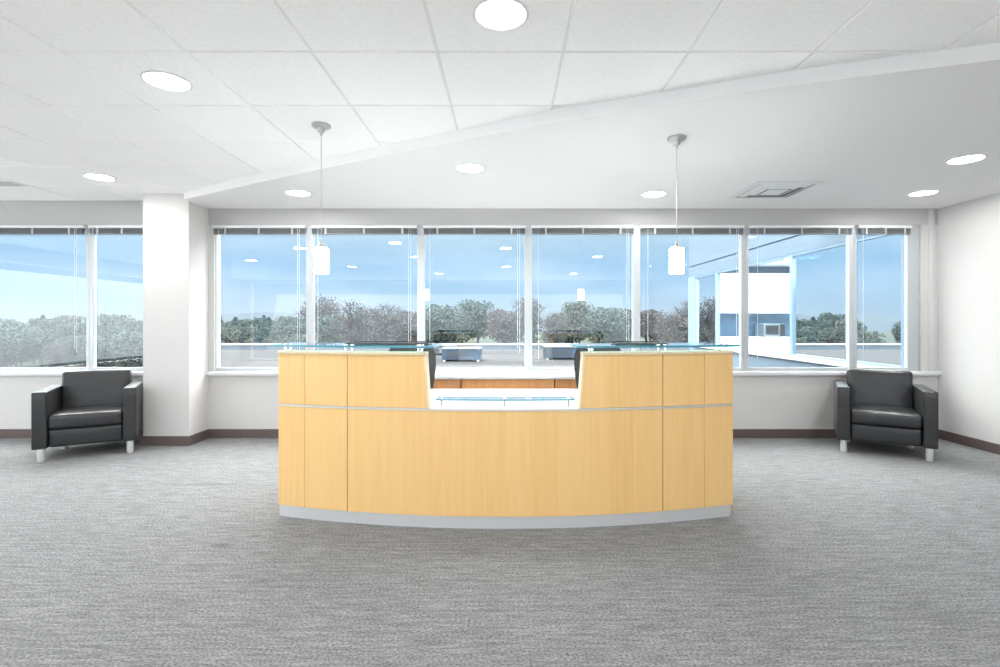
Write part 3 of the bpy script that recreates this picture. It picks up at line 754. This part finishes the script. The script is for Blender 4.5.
# hills: a rolling wooded ridge
hm = MB(); vs = []; fs = []; nx_, ny_ = 160, 14
for j in range(ny_+1):
    for i in range(nx_+1):
        x = -1100+2200*i/nx_; y = 420+60*j
        u = j/ny_
        h = 23*math.sin(PI*min(1, u*1.1)*.5)*(1+.14*math.sin(x*.011)+.10*math.sin(x*.027+1)+.05*math.sin(x*.07+j))+random.uniform(-.8, .8)
        vs.append((x, y, GZ-.5+h))
for j in range(ny_):
    for i in range(nx_):
        a = j*(nx_+1)+i; fs.append((a, a+1, a+nx_+2, a+nx_+1))
struct(hm.faces(vs, fs), 'hills', M['hill'], smooth=True)

def leafy(name, cols, hgt, rad, n, shape, twig=0):
    """one tree mesh: trunk, limbs and a crown of small leaf clumps"""
    b = MB(); b.mi = 0
    b.tube([(0,0,-.3), (.1,.05,hgt*.35), (0,.1,hgt*.7)], .28, 7, .1)
    tips = []
    for k in range(14+twig*30):
        a = random.uniform(0, 2*PI); z0 = hgt*random.uniform(.25, .65); r = rad*random.uniform(.5, .95)
        z1 = z0+hgt*random.uniform(.12, .35)
        if shape == 'cone': r *= max(.15, 1-z0/hgt); z1 = z0+.1*hgt
        p = (r*math.cos(a), r*math.sin(a), min(z1, hgt*.97))
        b.tube([(0,0,z0), (p[0]*.5, p[1]*.5, z0+(p[2]-z0)*.6), p], .09, 4, .03, cap=False); tips.append(p)
        if twig:
            for q in range(5):
                d = Vector((random.uniform(-1,1), random.uniform(-1,1), random.uniform(.1,1.2)))*rad*.3
                b.tube([p, tuple(Vector(p)+d)], .045, 3, .02, cap=False)
    b.mi = 1
    lobes = [(random.uniform(-.45,.45)*rad, random.uniform(-.45,.45)*rad, hgt*random.uniform(.42,.8), rad*random.uniform(.38,.6)) for _ in range(9)]
    for k in range(n):
        if shape == 'cone':
            z = hgt*(.12+.88*random.random()**1.2); r = rad*(1-z/hgt)**.6*random.uniform(.4, 1.15)*(.8+.3*math.sin(z*4))+.12; a = random.uniform(0, 2*PI)
            p = Vector((r*math.cos(a), r*math.sin(a), z))
        else:
            lx, ly, lz, lr = random.choice(lobes)
            d = Vector((random.gauss(0,1), random.gauss(0,1), random.gauss(0,1))).normalized()*lr*random.uniform(.6, 1.08)
            p = Vector((lx, ly, lz))+Vector((d.x, d.y, d.z*1.0)); p.z = min(p.z, hgt)
        s = random.uniform(.15, .34)*(1 if not twig else .7)
        A = Vector((random.gauss(0,1), random.gauss(0,1), random.gauss(0,1))).normalized(); B = A.orthogonal().normalized()
        Cc = A.cross(B)
        # a small bent clump of four leaves
        b.faces([p+B*s, p+Cc*s*.8+A*s*.3, p-B*s, p-Cc*s*.8+A*s*.3, p+A*s*.6], [(0,1,4), (1,2,4), (2,3,4), (3,0,4)])
    return b.build(name, [M['bark'], foliage(name+'_leaf', cols)], fixn=False)
kinds = []
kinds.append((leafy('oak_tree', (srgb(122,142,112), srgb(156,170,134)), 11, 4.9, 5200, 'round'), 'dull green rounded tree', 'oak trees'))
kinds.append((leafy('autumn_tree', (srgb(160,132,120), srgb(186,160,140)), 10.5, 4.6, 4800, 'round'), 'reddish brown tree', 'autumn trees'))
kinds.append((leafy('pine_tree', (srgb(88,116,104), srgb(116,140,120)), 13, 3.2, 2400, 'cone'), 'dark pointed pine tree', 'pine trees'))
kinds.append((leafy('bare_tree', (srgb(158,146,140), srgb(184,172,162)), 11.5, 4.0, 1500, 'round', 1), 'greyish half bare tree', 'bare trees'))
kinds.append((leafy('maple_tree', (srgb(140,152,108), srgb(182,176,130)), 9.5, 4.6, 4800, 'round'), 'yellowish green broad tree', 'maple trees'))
used = [False]*5
def tree(x, y, k, s, where):
    o, lab, kl = kinds[k]
    if used[k]: o = o.copy(); C.objects.link(o)
    used[k] = True
    o.location = (x, y, GZ); o.scale = (s*random.uniform(.95,1.15), s*random.uniform(.95,1.15), s); o.rotation_euler = (0, 0, random.uniform(0, 6.28))
    tag(o, lab+' '+where, 'tree', kl+' '+where)
zones = ((-60, 'beyond the left edge'), (88, 'outside the window at the left edge'), (145, 'just left of the column'), (260, 'right of the column'), (308, 'further right of the column'),
         (360, 'behind the left pendant'), (420, 'right of the left pendant'), (474, 'above the far left of the desk opening'), (528, 'above the left middle of the desk opening'),
         (582, 'above the right middle of the desk opening'), (637, 'above the far right of the desk opening'), (9999, 'outside the right pendant window'))
placed = []
for q in range(10):
    y = 80+q*10.5; s0 = .80+.05*q
    x = -1.32*y + (q % 2)*4; xb = -31 if y < 112 else .42*y
    while x < xb:
        yy = y+random.uniform(-2, 2); px = VX+F*x/yy
        k = random.choices(range(5), (5, 5, .35, 6, 3))[0] if px > 300 else random.choices(range(5), (6, 1, .35, 1, 3))[0]
        ss = s0*random.uniform(.84, 1.14)
        if px < 300: ss *= .84
        else: ss *= 1.24
        w_ = ('in the near rows ' if q < 4 else 'in the middle rows ' if q < 7 else 'in the far rows ')+[z for z in zones if px < z[0]][0][1]
        if k == 2: ss *= .8
        r = (4.9, 4.6, 3.3, 4.4, 4.6)[k]*ss*1.08
        ok = all(math.hypot(x-a, yy-b) > (r+c)*1.05 for a, b, c in placed)
        if ok and not (143 < px < 205) and px > -170:
            tree(x, yy, k, ss, w_); placed.append((x, yy, r))
        x += 1.5
def house(px, y, w, d, h, label, z=GZ, rise=1.6):
    x = (px-VX)*y/F
    t = empty('distant_house', (x, y, z)); tag(t, label, 'house')
    MB().box(-w/2, w/2, -d/2, d/2, 0, h).build('walls', M['house'], t)
    MB().faces([(-w/2-.4,-d/2-.4,h), (w/2+.4,-d/2-.4,h), (w/2+.4,d/2+.4,h), (-w/2-.4,d/2+.4,h), (-w/2-.4,0,h+rise), (w/2+.4,0,h+rise)],
               [(0,1,5,4), (2,3,4,5), (0,4,3), (1,2,5), (3,2,1,0)]).build('roof', M['roofm'], t)
    n = int(w/3)
    for k in range(n):
        xx = -w/2+(k+.5)*w/n
        for zz in ([h*.25, h*.65] if h > 5 else [h*.4]):
            MB().box(xx-.5, xx+.5, -d/2-.05, -d/2, zz, zz+1.2).build('window', M['joint'], t)
house(112, 191, 12, 8, 8.5, 'pale house far back among trees outside the left windows')
